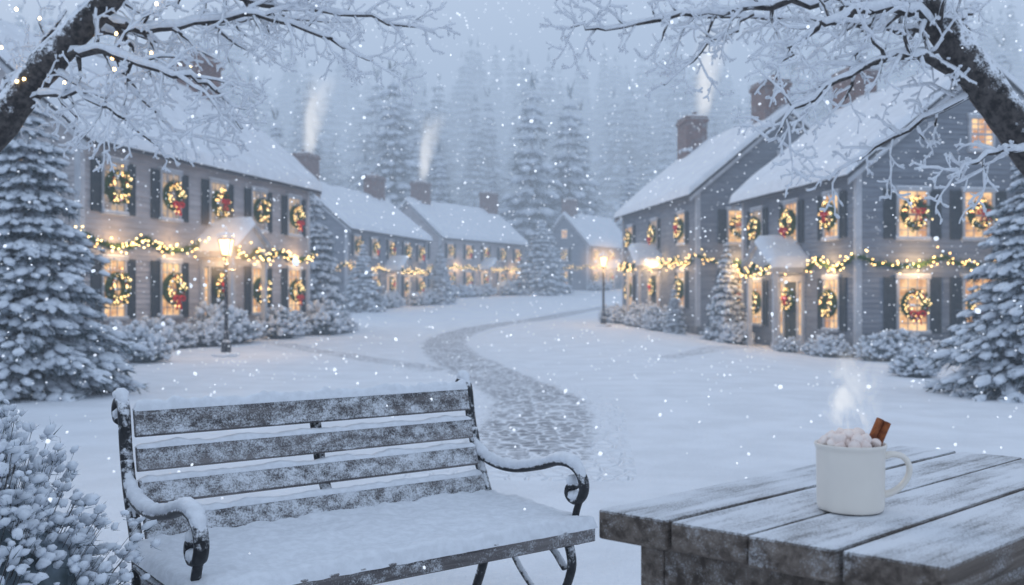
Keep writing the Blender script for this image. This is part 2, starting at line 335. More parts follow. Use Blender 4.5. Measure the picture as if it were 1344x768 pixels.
def house(name,A,B,z0,D,WH,rise,sid,wins,door,chim,sideR=(),sideL=(),attic=True,wscale=1,nlight=5,lp=4.,bright=.3):
    A=np.array(A,float);B=np.array(B,float); L=float(np.linalg.norm(B-A)); ang=math.atan2(B[1]-A[1],B[0]-A[0])
    E=empty(name,(A[0],A[1],z0),ang)
    FR=lambda u,w,z:(u,-w,z); RT=lambda u,w,z:(L+w,u,z); LT=lambda u,w,z:(-w,u,z); BK=lambda u,w,z:(L-u,D+w,z)
    wall=MB(); bd=.13
    def clap(T,W,gable):
        z=0.; top=WH+(rise if gable else 0)
        while z<top-1e-6:
            z1=min(z+bd,top)
            def ext(zz):
                if zz<=WH: return 0,W
                k=(zz-WH)/rise*W/2; return k,W-k
            a0,b0=ext(z);a1,b1=ext(z1)
            wall.add([T(a0,.022,z),T(b0,.022,z),T(b1,.002,z1),T(a1,.002,z1),T(a0,.0,z),T(b0,.0,z)],[(0,1,2,3),(4,5,1,0)],0)
            z=z1
    clap(FR,L,False);clap(RT,D,True);clap(LT,D,True);clap(BK,L,False)
    wall.build('walls',[sid],E,False)
    tr=MB()
    def tb(T,u0,u1,w0,w1,za,zb,m=0):
        p=T(u0,w0,za);q=T(u1,w1,zb); tr.box(p[0],q[0],p[1],q[1],p[2],q[2],m)
    for (cx,cy) in ((0,0),(L,0),(0,D),(L,D)):
        sx=1 if cx==0 else -1; sy=1 if cy==0 else -1
        tr.box(cx-sx*.035,cx+sx*.12,cy-sy*.035,cy+sy*.12,0.01,WH-.02,0)
    for y0,y1 in ((-.3,-.036),(D+.036,D+.3)): tr.box(-.18,L+.18,y0,y1,WH-.14,WH-.03,0)
    fz=MB(); fz.box(-.01,L+.01,-.01,D+.01,-.9,-.003,0); fz.build('foundation',[M_found],E,False)
    rf=MB(); sn=MB(); sl=rise/(D/2); oh=.36
    for side in (0,1):
        Y=(lambda y:y) if side==0 else (lambda y:D-y)
        za=WH-oh*sl; zb=WH+rise
        v=[(-.22,Y(-oh),za),(L+.22,Y(-oh),za),(L+.22,Y(D/2),zb),(-.22,Y(D/2),zb)]
        rf.hexa([*v,*[(a,b,c+.1) for a,b,c in v]],0)
        slab(sn,-.25,L+.25,Y(-oh-.05),za+.085,Y(D/2),zb+.10,.27,0,seed=A[0]+side*9)
        for xe in (-.2,L+.16):
            v=[(xe,Y(-oh+.02),za-.16),(xe+.04,Y(-oh+.02),za-.16),(xe+.04,Y(D/2),zb-.16),(xe,Y(D/2),zb-.16)]
            tr.hexa([*v,*[(a,b,c+.155) for a,b,c in v]],0)
    rf.build('roof',[M_roof],E,False); sn.build('roof_snow',[M_snowr],E)
    ch=MB()
    for (cx,cw,cd,top,cy) in chim:
        yy=D/2+cy; ch.box(cx-cw/2,cx+cw/2,yy-cd/2,yy+cd/2,WH+rise-1.2,top-.28,0); ch.box(cx-cw/2-.07,cx+cw/2+.07,yy-cd/2-.07,yy+cd/2+.07,top-.28,top-.14,0)
        ch.box(cx-cw/2-.02,cx+cw/2+.02,yy-cd/2-.02,yy+cd/2+.02,top-.14,top,0)
        for k in (-.25,.25): lathe(ch,[(.12,0),(.11,.22),(.08,.23)],10,0,(cx+cw*k,yy,top))
        ch.add(np.array([(a,b,0) for a in (-1,-.6,0,.6,1) for b in (-1,-.5,0,.5,1)])*[cw/2+.06,cd/2+.06,1]+np.array([(cx,yy,top+(.12 if abs(a)<.9 and abs(b)<.9 else -.12)) for a in (-1,-.6,0,.6,1) for b in (-1,-.5,0,.5,1)]),[(i*5+j,(i+1)*5+j,(i+1)*5+j+1,i*5+j+1) for i in range(4) for j in range(4)],1)
        for _ in range(8): blob(ch,(cx+R(-.5,.5)*cw,yy+R(-.5,.5)*cd,WH+rise-R(.0,.1)+.1),(1,0,0),.22,.2,.12,1,2)
    ch.build('chimney',[M_brick,M_snowr],E,{1})
    gl=MB(); shu=MB()
    def window(T,u,za,zb,w,br,wr,rot,shut=True):
        h=w/2
        p=T(u-h,.03,za);q=T(u+h,.03,zb); r1=T(u+h,.03,za); r2=T(u-h,.03,zb)
        gl.add([p,r1,q,r2],[(0,1,2,3)],0 if br else 1)
        cs=.075
        tb(T,u-h-cs,u-h,.0,.075,za-.002,zb+.002);tb(T,u+h,u+h+cs,.0,.075,za-.002,zb+.002)
        tb(T,u-h-cs-.03,u+h+cs+.03,.0,.10,zb+.004,zb+.11); tb(T,u-h-cs-.03,u+h+cs+.03,.0,.12,za-.07,za-.004)
        tb(T,u-h-cs-.02,u+h+cs+.02,.0,.11,za-.003,za+.03,1); tb(T,u-h-cs-.03,u+h+cs+.03,.0,.095,zb+.111,zb+.14,1)
        for k in (1,2): tb(T,u-h+w*k/3-.011,u-h+w*k/3+.011,.03,.05,za+.002,zb-.002)
        n=6
        for k in range(1,n):
            zz=za+(zb-za)*k/n; th=.028 if k==n//2 else .011; tb(T,u-h+.001,u+h-.001,.031,.058 if k==n//2 else .048,zz-th,zz+th)
        if shut:
            for sg in (-1,1):
                c0=u+sg*(h+cs+.012); c1=u+sg*(h+cs+.34); lo,hi=min(c0,c1),max(c0,c1)
                def sb(u0,u1,w0,w1,z0_,z1_):
                    p=T(u0,w0,z0_);q=T(u1,w1,z1_); shu.box(p[0],q[0],p[1],q[1],p[2],q[2],0)
                sb(lo,hi,.024,.045,za-.03,zb+.05)
                for a,b in ((lo,lo+.045),(hi-.045,hi)): sb(a,b,.045,.065,za-.03,zb+.05)
                for a,b in ((za-.03,za+.04),((za+zb)/2-.03,(za+zb)/2+.03),(zb-.02,zb+.05)): sb(lo+.0455,hi-.0455,.045,.063,a,b)
                zz=za+.06
                while zz<zb-.05:
                    sb(lo+.046,hi-.046,.045,.056,zz,zz+.022); zz+=.045
        if wr is not None:
            obj('wreath',WR[wr],E,T(u,.06,(za+zb)/2+.02),0,rot,R(1.08,1.25))
    w=.74*wscale
    for i,u in enumerate(wins):
        uu=u*L
        window(FR,uu,3.18,4.32,w,random.random()<bright,(0,1,2,0,1)[i%5],0)
        if abs(u-door)>.02: window(FR,uu,.72,2.05,w,True,(0,1,0,0,1)[i%5],0)
    for u in sideR:
        window(RT,u,3.12,4.32,w*1.05,True,2,math.pi/2,D>4); window(RT,u,.68,2.05,w*1.05,True,1,math.pi/2)
    for u in sideL:
        window(LT,u,3.12,4.32,w,False,0,-math.pi/2); window(LT,u,.68,2.05,w,True,0,-math.pi/2)
    if attic:
        window(RT,D/2,WH+.55,WH+1.35,.6,True,None,0,False); window(LT,D/2,WH+.55,WH+1.35,.6,True,None,0,False)
    du=door*L; dm=MB()
    dm.box(du-.42,du+.42,-.05,.0,.12,2.02,0)
    for sx in (-1,1):
        for za,zb in ((.25,.9),(1.02,1.85)): dm.box(du+sx*.2-.14,du+sx*.2+.14,-.065,-.05,za,zb,0)
        gl.add([(du+sx*.62-.1,-.04,.5),(du+sx*.62+.1,-.04,.5),(du+sx*.62+.1,-.04,1.98),(du+sx*.62-.1,-.04,1.98)],[(0,1,2,3)],0)
        tr.box(du+sx*.47-.05,du+sx*.47+.05,-.09,0,.1,2.02,0); tr.box(du+sx*.78-.06,du+sx*.78+.06,-.09,0,.1,2.02,0)
        tr.box(du+sx*.62-.1,du+sx*.62+.1,-.07,0,.1,.5,0)
        for zz in (.8,1.1,1.4,1.7): tr.box(du+sx*.62-.099,du+sx*.62+.099,-.055,-.041,zz-.012,zz+.012,0)
        tr.box(du+sx*.9-.06,du+sx*.9+.06,-1.02,-.9,.1,2.28,0); tr.box(du+sx*.9-.085,du+sx*.9+.085,-1.045,-.875,.1,.3,0); tr.box(du+sx*.9-.085,du+sx*.9+.085,-1.045,-.875,2.1,2.27,0)
    tr.box(du-.86,du+.86,-.1,0,2.025,2.2,0)
    tr.box(du-1.05,du+1.05,-1.1,0,2.28,2.42,0)
    dm.box(du-.55,du+.55,-.5,-.051,-.1,.1,1); dm.box(du-1.1,du+1.1,-1.2,-.5,-.25,.0,1); dm.box(du-.8,du+.8,-1.5,-1.2,-.35,-.1,1)
    hz,hp=2.42,3.12
    tr.add([(du-1.0,-1.06,hz),(du+1.0,-1.06,hz),(du,-1.06,hp)],[(0,1,2)],0)
    sn2=MB()
    for sx in (-1,1):
        v=[(du+sx*1.15,-1.18,hz-.06),(du+sx*1.15,-.03,hz-.06),(du,-.03,hp+.02),(du,-1.18,hp+.02)]
        if sx>0: v=v[::-1]
        tr.hexa([*v,*[(a,b,c+.07) for a,b,c in v]],0)
        V=[]; nu,nv=8,10
        for i in range(nu+1):
            for j in range(nv+1):
                s=i/nu;t=j/nv; x=du+sx*1.18*(1-t); z=hz-.0+(hp+.08-hz)*t; y=-1.2+1.18*s
                e=min(1,min(s*1.2,t*1.3)/.14) ; V.append((x,y,z+.2*math.sqrt(max(0,1-(1-e)**2))*(1+.2*noise.noise(Vector((x*3,y*3,du))))))
        F=[(i*(nv+1)+j,(i+1)*(nv+1)+j,(i+1)*(nv+1)+j+1,i*(nv+1)+j+1) for i in range(nu) for j in range(nv)]
        if sx<0: F=[f[::-1] for f in F]
        sn2.add(V,F)
    sn2.build('porch_snow',[M_snowr],E)
    dm.build('door',[M_door,M_found],E,False)
    obj('door_wreath',WR[2],E,(du,-.07,1.5))
    gl.build('window_panes',[M_paneB,M_paneD],E,False)
    tr.build('trim',[M_trim,M_snowr],E,False); shu.build('shutters',[M_shut],E,False)
    ga=MB(); pts=[]
    nsw=max(3,round(L/2.1))
    def swag(T,u0,u1,n,zz,w0):
        for i in range(n):
            a=u0+(u1-u0)*i/n;b=u0+(u1-u0)*(i+1)/n
            for t in np.linspace(0,1,int(abs(b-a)/.045)):
                pts.append(T(a+(b-a)*t,w0+.02*math.sin(t*9),zz-.24*(4*t*(1-t))+.02*math.sin(t*23+i)))
    swag(FR,-.05,L+.05,nsw,2.62,.12)
    swag(FR,du-1.1,du+1.1,2,2.5,1.2)
    if sideR: swag(RT,0,D,3,2.62,.12)
    if sideL: swag(LT,0,D,3,2.62,.12)
    for k,p in enumerate(pts):
        needles(ga,p,(R(-1,1),R(-1,.2),R(-1,1)),8,.14,.016,.8,0)
        if k%2==0: blob(ga,p,(1,0,0),.07,.06,.06,0)
        if random.random()<.75:
            q=np.array(p)+rng.normal(0,.09,3); q[1]-=.06 if q[1]<=.1 else 0; blob(ga,q,(1,0,0),.02,.02,.02,1)
        if random.random()<.12: blob(ga,np.array(p)+[0,0,.05],(1,0,0),.05,.04,.03,2)
    ga.build('light_garland',[M_ever,M_bulb,M_clump],E)
    for i in range(nlight): plight('garland_glow',E,((i+.5)/nlight*L,-.46,2.42),lp)
    if sideR:
        for i in range(2): plight('garland_glow',E,(L+.46,(i+.5)/2*D*.9,2.42),lp)
    plight('porch_glow',E,(du,-.75,2.1),lp)
    return E
house('clapboard_house',(-9.59,22.1),(-6.7,32.8),0,6.2,4.9,2.6,M_sidL,[.1,.3,.5,.7,.9],.5,[(9.6,1.35,.9,8.95,0.1)],sideL=(1.6,4.4),bright=.0,lp=19.)
house('clapboard_house',(-9.63,58),(-6.1,71),.5,6.4,4.9,2.6,M_sidF,[.1,.3,.5,.7,.9],.5,[(1.2,1.5,1.,9.3,0),(11.6,1.5,1.,9.2,0)],sideL=(1.8,4.6),lp=34.,nlight=3)
house('clapboard_house',(-5.75,80),(1.13,92),1.2,6.4,5.,2.8,M_sidL,[.1,.3,.5,.7,.9],.5,[(1.8,1.5,1.,9.6,0),(12.8,1.7,1.,9.7,0)],sideL=(1.8,4.6),lp=36.,nlight=3)
house('clapboard_house',(7.6,100),(13,108),1.75,5.4,4.9,2.9,M_sidB,[.15,.5,.85],.5,[(1.0,1.5,1.,9.5,0)],sideL=(2.7,),lp=18.,nlight=2)
house('clapboard_house',(5.3,47.6),(6.88,37.0),.1,7.,5.1,2.9,M_sidB,[.14,.5,.84],.5,[(.7,1.4,1.,9.6,-.3),(9.2,1.4,1.,9.5,0)],sideR=(1.6,3.5,5.4),lp=30.,nlight=4,bright=.6)
house('clapboard_house',(7.65,33),(8.87,25.6),-.38,7.,4.9,2.8,M_sidB,[.17,.5,.83],.5,[(.5,1.3,.9,9.1,.2)],sideR=(1.53,3.4,5.3),nlight=3,lp=30.,bright=.6)
# ------------------------------------------------------------------ lamps
def halo(parent,loc,rad,dens,col):  # warm lamp glow put in as a self-glowing ball; no mist scatters it
    mb=MB(); v,f,_=ICO[3]; mb.add(v*rad,f); m=bpy.data.materials.new('emissive_halo'); m.use_nodes=True; nt=m.node_tree; nt.nodes.clear()
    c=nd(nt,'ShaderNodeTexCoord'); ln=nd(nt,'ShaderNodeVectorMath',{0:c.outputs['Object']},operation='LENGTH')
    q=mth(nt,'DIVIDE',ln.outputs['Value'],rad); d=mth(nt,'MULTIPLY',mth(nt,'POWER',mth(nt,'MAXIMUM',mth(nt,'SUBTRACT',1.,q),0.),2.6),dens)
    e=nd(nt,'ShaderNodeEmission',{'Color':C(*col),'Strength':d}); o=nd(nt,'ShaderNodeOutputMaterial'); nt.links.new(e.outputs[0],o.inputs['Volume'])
    mb.build('emissive_halo',[m],parent,loc=loc)
def lamp(loc,sc,hd):
    E=empty('street_lamp',loc); E.scale=(sc,)*3
    mb=MB(); lathe(mb,[(.14,-.1),(.14,.05),(.11,.09),(.10,.3),(.07,.36),(.06,.5),(.045,.55),(.038,1.9),(.05,1.93),(.05,1.97),(.035,2.0),(.03,2.1),(.06,2.13),(.10,2.15),(.10,2.17)],12,0,cap=True)
    for a in range(4):
        an=a*math.pi/2+math.pi/4; c,s=math.cos(an),math.sin(an)
        tube(mb,[(c*.10,s*.10,2.16),(c*.185,s*.185,2.5)],.014,4,0)
    def sq(r,z): return [(r*math.cos(k*math.pi/2+math.pi/4),r*math.sin(k*math.pi/2+math.pi/4),z) for k in range(4)]
    mb.hexa([*sq(.22,2.5),*sq(.2,2.53)],0); mb.hexa([*sq(.2,2.531),*sq(.07,2.63)],0); lathe(mb,[(.03,2.62),(.035,2.66),(.012,2.69),(.02,2.71),(.0,2.75)],8,0)
    tube(mb,[(-.2,0,1.85),(.2,0,1.85)],.013,6,0)
    mb.build('post',[M_iron],E,False)
    m=MB(); m.hexa([*sq(.088,2.18),*sq(.168,2.495)],0); m.build('lantern_glass',[M_lampglow],E,False)
    m=MB(); blob(m,(0,0,2.6),(1,0,0),.17,.17,.07,0,3); blob(m,(0,0,2.72),(1,0,0),.04,.04,.03,0,2)
    for _ in range(14): a=R(0,6.28); blob(m,(.15*math.cos(a),.15*math.sin(a),R(-.02,.05)),(1,0,0),.14,.12,.06,0,2)
    m.build('lamp_snow',[M_snowf],E)
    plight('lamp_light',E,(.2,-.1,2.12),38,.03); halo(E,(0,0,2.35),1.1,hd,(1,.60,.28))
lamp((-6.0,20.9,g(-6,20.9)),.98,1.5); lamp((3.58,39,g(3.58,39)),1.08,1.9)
# ------------------------------------------------------------------ foliage
def spruce_mesh(H,rad,levels,per,steps,cs,sub,nn,seed,snowp=.75):
    random.seed(seed); mb=MB()
    tube(mb,[(0,0,-.3),(0,0,H*.5),(0,0,H*.98)],[H*.022,H*.014,H*.003],7,2)
    for l in range(levels):
        t=(l+R(-.3,.3))/levels; t=min(.985,max(0,t)); z=H*(.06+.93*t); ll=rad*(1-t)**.8+rad*.04
        npb=max(4,int(per*(1-t*.55)))
        a0=R(0,6.28)
        for k in range(npb):
            a=a0+k*2*math.pi/npb+R(-.25,.25); ln=ll*R(.62,1.18); d=np.array([math.cos(a),math.sin(a),0]); sd=np.array([-d[1],d[0],0])
            dr=R(.25,.5)
            P=lambda s:np.array([0,0,z])+d*ln*s+np.array([0,0,ln*(-dr*s*s+.12*s-(.0 if s<.7 else -.12*(s-.7)))])
            tube(mb,[P(0),P(.5),P(1)],[H*.004,H*.003,H*.001],4,2,cap=False)
            ns=max(2,int(steps*(1-t*.5)))
            for i in range(ns):
                s=.22+.8*(i+R(0,.6))/ns
                wd=ln*.34*(1.1-s)
                for q in ((-1,0,1) if i<ns-1 and ln>rad*.35 else (0,)):
                    p=P(s)+sd*wd*q*R(.7,1.2)+np.array([0,0,-abs(q)*wd*.3+R(-.02,.02)*H*.1])
                    dd=nrm(d+sd*q*.7+[0,0,-.35]); c=cs*R(.55,1.3)*(1-.45*t)
                    needles(mb,p,dd,nn,c*1.9,c*.13,.42,1,.18)
                    if random.random()<snowp: blob(mb,p+np.array([0,0,c*.28]),dd,c*1.3,c*.85,c*.5,0,sub)
    needles(mb,(0,0,H),(0,0,1),6,cs*2,cs*.15,.2,1)
    return mb.mesh('pine_tree',[M_clump,M_needle,M_bark],{0,2})
near=spruce_mesh(4.1,1.3,26,16,7,.088,2,13,3,.9)
near2=spruce_mesh(3.4,1.25,23,16,7,.088,2,13,5,.9)
obj('pine_tree',near,None,(-6.0,12.3,g(-6,12.3)-.1))
obj('pine_tree',near2,None,(6.6,12.6,g(6.6,12.6)-.1))
obj('pine_tree',near,None,(-9.6,17.0,g(-9.6,17)-.1),rot=2,scale=1.35)
mid=[spruce_mesh(5.,1.35,22,12,5,.18,1,8,11,.88),spruce_mesh(5.,1.6,20,12,5,.20,1,8,12,.88)]
far=[spruce_mesh(5.,.95,20,9,4,.17,1,5,21,.5),spruce_mesh(5.,1.15,18,9,4,.19,1,5,22,.5),spruce_mesh(5.,.8,22,8,4,.15,1,5,23,.45)]
for (x,y,h,k,w) in [(-7.35,37,5.4,0,.9),(-7.9,35.5,4.2,1,.8),(6.95,32.2,3.4,1,.72),(5.9,36.2,1.9,0,.9),(2.5,88,6.9,1,1.2),(3.6,92,6.,0,1.1),(-4.9,68,3.9,0,1),(-5.3,74,4.,1,1),(-8.4,56,4.0,1,1),(14.5,24.5,6.5,0,1)]:
    obj('pine_tree',mid[k],None,(x,y,g(x,y)-.1),rot=R(0,6),scale=(h/5*w,h/5*w,h/5))
for (x,y,h,k) in [(-13.2,110,24,0),(2.2,112,22.5,1),(6.6,117,21.5,1),(-26.5,112,19,0),(-21,106,16,2),(-8.5,118,15,1),(14,118,14,0),(20,112,17,2),(-30,100,20,1),(-33,85,17,0),(25,95,15,1),(29,80,17,0),(-2.2,114,13,2),(-17,116,14,1)]:
    obj('pine_tree',far[k],None,(x,y,g(x,y)-.3),rot=R(0,6),scale=(h/5*1.05,h/5*1.05,h/5))
FE=empty('distant_forest',(0,0,0)); random.seed(5)
for i in range(360):
    y=R(130,225); x=R(-.64,.64)*y
    h=R(12,24); obj('forest_tree',far[random.randrange(3)],FE,(x,y,g(x,y)-.5),rot=R(0,6),scale=(h/5*R(.9,1.4),h/5*R(.9,1.4),h/5))
def shrub_mesh(rx,rz,n,cs,sub,nn,seed,nl=1.6,nw=.09,sp=.72):
    random.seed(seed); mb=MB()
    blob(mb,(0,0,rz*.4),(1,0,0),rx*.62,rx*.62,rz*.42,1,3)
    for i in range(n):
        u=R(-.15,1); a=R(0,6.28); c=math.sqrt(max(0,1-u*u)); d=np.array([c*math.cos(a),c*math.sin(a),u])
        lump=1+.34*noise.noise(Vector(d)*2.3+Vector((seed,0,0))); k=R(.62,1.03)*lump
        p=np.array([d[0]*rx*k,d[1]*rx*k,rz*.25+d[2]*rz*.75*k]); dd=nrm(d+np.array([0,0,.5])+rng.normal(0,.3,3))
        c_=cs*R(.5,1.3)
        needles(mb,p,dd,nn,c_*nl,c_*nw,.5,1)
        if random.random()<sp: blob(mb,p+dd*c_*.4+np.array([0,0,c_*.25]),(dd[0],dd[1],dd[2]*.4),c_*R(.7,1.1),c_*R(.6,.9),c_*R(.45,.65),0,sub)
        if i%3==0: tube(mb,[p*.3,p*.75,p+dd*c_],[cs*.1,cs*.08,cs*.04],4,2,cap=False)
    return mb.mesh('snowy_shrub',[M_clump,M_needle,M_bark],{0,2})
SH=[shrub_mesh(.62,.85,230,.105,1,7,s,sp=.9) for s in (31,32,33)]
def shrub(x,y,s): obj('snowy_shrub',SH[random.randrange(3)],None,(x,y,g(x,y)-.05),rot=R(0,6),scale=(s,s,s*R(.85,1.15)))
random.seed(9)
def along(A,B,n,ts,off,s0,s1):
    A=np.array(A);B=np.array(B)
    for t in ts:
        p=A+(B-A)*t+np.array(n)*(off+R(-.2,.5)); shrub(p[0],p[1],R(s0,s1))
along((-9.59,22.1),(-6.7,32.8),(.965,-.26),[.02,.13,.19,.27,.34,.39,.62,.7,.78,.87,.95,1.03,1.1],.85,.6,1.15)
along((-9.63,58),(-6.1,71),(.965,-.26),[.0,.12,.25,.36,.62,.75,.9,1.05],1.,.9,1.3)
along((-5.75,80),(1.13,92),(.87,-.5),[0,.1,.25,.38,.6,.72,.85,1.05],1.,.9,1.4)
along((7.6,100),(13,108),(.83,-.56),[0,.2,.8],1.,.9,1.4)
along((5.3,47.6),(6.88,37),(-.99,-.15),[.05,.2,.33,.62,.72,.85,.95],.8,.75,1.1)
along((7.65,33),(8.87,25.6),(-.987,-.163),[.05,.2,.3,.74,.86,.97],.75,.5,.95)
along((8.87,25.6),(15.8,26.7),(.163,-.987),[-.02,.08,.2,.32,.43,.55,.68],.8,.55,1.05)
for x,y,s in [(7.9,19.5,.7),(8.8,18.2,.8),(-7.2,19.5,.8),(-8.0,16.2,1.)]: shrub(x,y,s)
big=shrub_mesh(.46,.90,5000,.0185,1,8,41,1.45,.06,.97)
obj('snowy_shrub',big,None,(-1.36,2.36,0.03))
# ------------------------------------------------------------------ overhanging bare trees
def limb(mb,P,r0,r1,sn=1.):
    P=np.asarray(P); k=len(P); rr=np.linspace(r0,r1,k)*(1+rng.uniform(-.08,.08,k)); n=10 if r0>.03 else (6 if r0>.008 else 4)
    tube(mb,P,rr,n,0)
    T=np.gradient(P,axis=0); T/=np.linalg.norm(T,axis=1,keepdims=True); hz=np.sqrt(np.clip(1-T[:,2]**2,0.2,1))
    sr=(rr*.84+.0050)*(hz**.6)*sn*(1+rng.uniform(-.32,.32,k)); off=rr*.45*hz+.0012
    tube(mb,P+np.c_[off*0,-off*.4,off],sr,max(5,n-2),1)
def grow(mb,P,r0,r1,ln,depth,dens):
    P=np.asarray(P); seg=np.linalg.norm(np.diff(P,axis=0),axis=1).sum(); n=max(2,int(seg*dens)); k=len(P)
    for i in range(n):
        s=(i+R(.1,.9))/n; s=.08+.92*s; f=s*(k-1); j=min(k-2,int(f)); p=P[j]+(P[j+1]-P[j])*(f-j); t=nrm(P[j+1]-P[j])
        sg=1 if (i%2) else -1; r=(r0+(r1-r0)*s)
        side=nrm(np.cross(t,[0,1,0]))*sg; d=nrm(t*R(.35,1.0)+side*R(.5,1.0)+np.array([0,R(-.7,.7),R(-.15,.12)]))
        L=ln*R(.4,1.25)*(1-.35*s); q=p.copy(); Q=[q]; m=6 if depth>0 else 4
        cur=d.copy(); bend=np.array([0,0,R(-.5,.35)])
        for _ in range(m): cur=nrm(cur+rng.normal(0,.2,3)+bend*.3); q=q+cur*L/m; Q.append(q)
        rb=max(.0028,min(r*.6,.011 if depth<2 else .02)); 
        if depth==0: rb=.0022
        limb(mb,Q,rb,.0014)
        if depth>0: grow(mb,Q,rb,.0014,L*.5,depth-1,dens*1.35)
def bare(name,trunk,r,limbs,lights=()):
    mb=MB(); T=cr(trunk,5); limb(mb,T,r[0],r[1],.8); grow(mb,T[len(T)//2:],.04,.03,.6,2,5)
    for pts,r0,r1,ln in limbs:
        P=cr(pts,5)+rng.normal(0,.012,(len(cr(pts,5)),3)); P[0]=pts[0]; limb(mb,P,r0,r1); grow(mb,P,r0,r1,ln,2,13.)
    E=empty(name,tuple(trunk[0])); o=mb.build('limbs',[M_bark,M_snowf]); o.parent=E; o.matrix_parent_inverse=Matrix.Translation(-Vector(trunk[0]))
    if lights:
        m=MB()
        for p in lights: blob(m,p,(1,0,0),.007,.007,.009,0,2)
        o=m.build('fairy_lights',[M_bulb]); o.parent=E; o.matrix_parent_inverse=Matrix.Translation(-Vector(trunk[0]))
random.seed(12)
ll=[(R(-2.55,-1.6),R(4.7,5.2),R(2.2,2.68)) for _ in range(18)]
bare('snow_covered_tree',[(-3.5,5.1,-.1),(-3.35,5.05,.8),(-3.0,5.0,1.6),(-2.57,5,2.08),(-2.34,5,2.37),(-2.04,5,2.69),(-1.85,5.05,2.95),(-1.65,5.1,3.4)],(.125,.05),[
 ([(-2.29,5,2.43),(-2.0,4.9,2.40),(-1.66,4.8,2.29),(-1.43,4.8,2.2),(-1.31,4.8,2.04)],.028,.006,.38),
 ([(-2.11,5,2.62),(-1.81,5.1,2.58),(-1.31,5.2,2.66),(-.93,5.2,2.54),(-.74,5.2,2.41)],.03,.006,.40),
 ([(-2.5,5,2.18),(-2.19,4.9,2.2),(-1.85,4.7,2.06),(-1.62,4.7,1.87)],.02,.005,.36),
 ([(-1.9,5.05,2.9),(-1.31,5.3,2.76),(-.85,5.4,2.72),(-.42,5.5,2.66)],.025,.006,.34),
 ([(-2.8,5,1.85),(-2.62,5.2,2.3),(-2.45,5.4,2.75)],.03,.01,.42),
 ([(-2.2,5,2.52),(-1.95,5.5,2.7),(-1.5,5.9,2.85),(-1.0,6.1,2.9)],.025,.008,.4),
 ([(-2.0,4.95,2.4),(-1.9,5.1,2.22),(-1.72,5.2,2.06),(-1.5,5.2,1.98)],.014,.004,.32),
],ll)
random.seed(14)
bare('snow_covered_tree',[(3.5,5.2,-.1),(3.3,5.15,.8),(2.95,5.05,1.5),(2.57,5,1.99),(2.37,5,2.27),(2.08,5,2.69),(1.98,5,3.0),(1.9,5,3.4)],(.14,.055),[
 ([(2.23,5,2.46),(1.95,4.9,2.62),(1.64,4.8,2.58),(1.41,4.8,2.46),(1.26,4.8,2.27)],.035,.006,.38),
 ([(2.14,5,2.62),(1.75,5.1,2.72),(1.26,5.2,2.70),(.87,5.2,2.68),(.49,5.2,2.60),(.3,5.2,2.62)],.03,.005,.36),
 ([(2.41,5,2.2),(2.02,4.9,2.37),(1.68,4.8,2.31),(1.37,4.7,2.12),(1.2,4.7,1.91)],.03,.005,.38),
 ([(2.6,5,1.95),(2.29,4.8,1.89),(2.1,4.8,1.76)],.018,.005,.32),
 ([(1.26,5.2,2.68),(.99,5.2,2.48),(.76,5.2,2.3)],.012,.004,.3),
 ([(2.36,5,2.25),(1.98,5.2,2.04),(1.68,5.3,1.84)],.018,.005,.36),
 ([(2.2,5,2.55),(2.4,5.3,2.7),(2.6,5.5,2.8)],.02,.008,.35),
 ([(2.2,5,2.52),(1.95,5.5,2.7),(1.5,5.9,2.85),(1.0,6.1,2.92)],.025,.008,.4),
])
# ------------------------------------------------------------------ bench
BE=empty('park_bench',(-1.13,2.94,0),math.atan2(.6,.8)); LB=1.333
def vz(pts,u,n=6): return cr([(u,-v,z) for v,z in pts],n)
ir=MB(); isn=MB()
def iron(pts,u,w=.02,t=.012,snow=True,n=6):
    P=vz(pts,u,n); tube(ir,P,1.,8,0,(w,t),a0=(1,0,0))
    if snow:
        T=np.gradient(P,axis=0); T/=np.linalg.norm(T,axis=1,keepdims=True); run=[]
        for p,tt in list(zip(P,T)):
            h=math.sqrt(max(0,1-tt[2]**2))
            run.append((p+np.array([0,0,t*1.1*h+.004]),h*(1+R(-.2,.2))))
        keep=[r for r in run if r[1]>.34]
        if len(keep)>3:
            pp=np.array([k[0] for k in keep]); hh=np.array([min(1.1,k[1]) for k in keep]); hh[0]*=.4;hh[-1]*=.4
            cuts=[0]+[i+1 for i in range(len(pp)-1) if np.linalg.norm(pp[i+1]-pp[i])>.06]+[len(pp)]
            for a,b_ in zip(cuts[:-1],cuts[1:]):
                if b_-a>2: tube(isn,pp[a:b_],hh[a:b_],8,0,(w*1.15,.019),a0=(1,0,0))
post=[(-.178,.815),(-.2,.822),(-.212,.85),(-.19,.878),(-.158,.872),(-.142,.835),(-.125,.74),(-.09,.62),(-.04,.52),(0,.43),(.0,.34),(-.04,.2),(-.1,.07),(-.13,.0)]
arm=[(-.112,.70),(-.085,.635),(-.03,.595),(.06,.578),(.17,.58),(.3,.606),(.4,.635),(.47,.636),(.52,.612),(.537,.57),(.522,.53),(.488,.518),(.463,.538),(.47,.566),(.492,.566)]
for u in (.025,LB-.025):
    iron(post,u,.02,.014); iron(arm,u,.021,.012)
    iron([(.53,.55),(.50,.49),(.485,.43)],u,.014,.010,False)
    iron([(-.0,.405),(.15,.395),(.3,.395),(.45,.40),(.51,.385)],u,.02,.012,False)
    iron([(.44,.41),(.475,.3),(.43,.17),(.46,.06),(.53,.02),(.56,.0)],u,.018,.013,False)
    iron([(.0,.30),(.08,.34),(.22,.365),(.36,.34),(.44,.28)],u,.014,.010,False)
    iron([(.05,.39),(.12,.3),(.2,.22),(.3,.16),(.43,.15)],u,.012,.009,False)
iron([(-.16,.84),(-.135,.74),(-.1,.62),(-.045,.52),(-.01,.43)],LB/2,.022,.006,False)
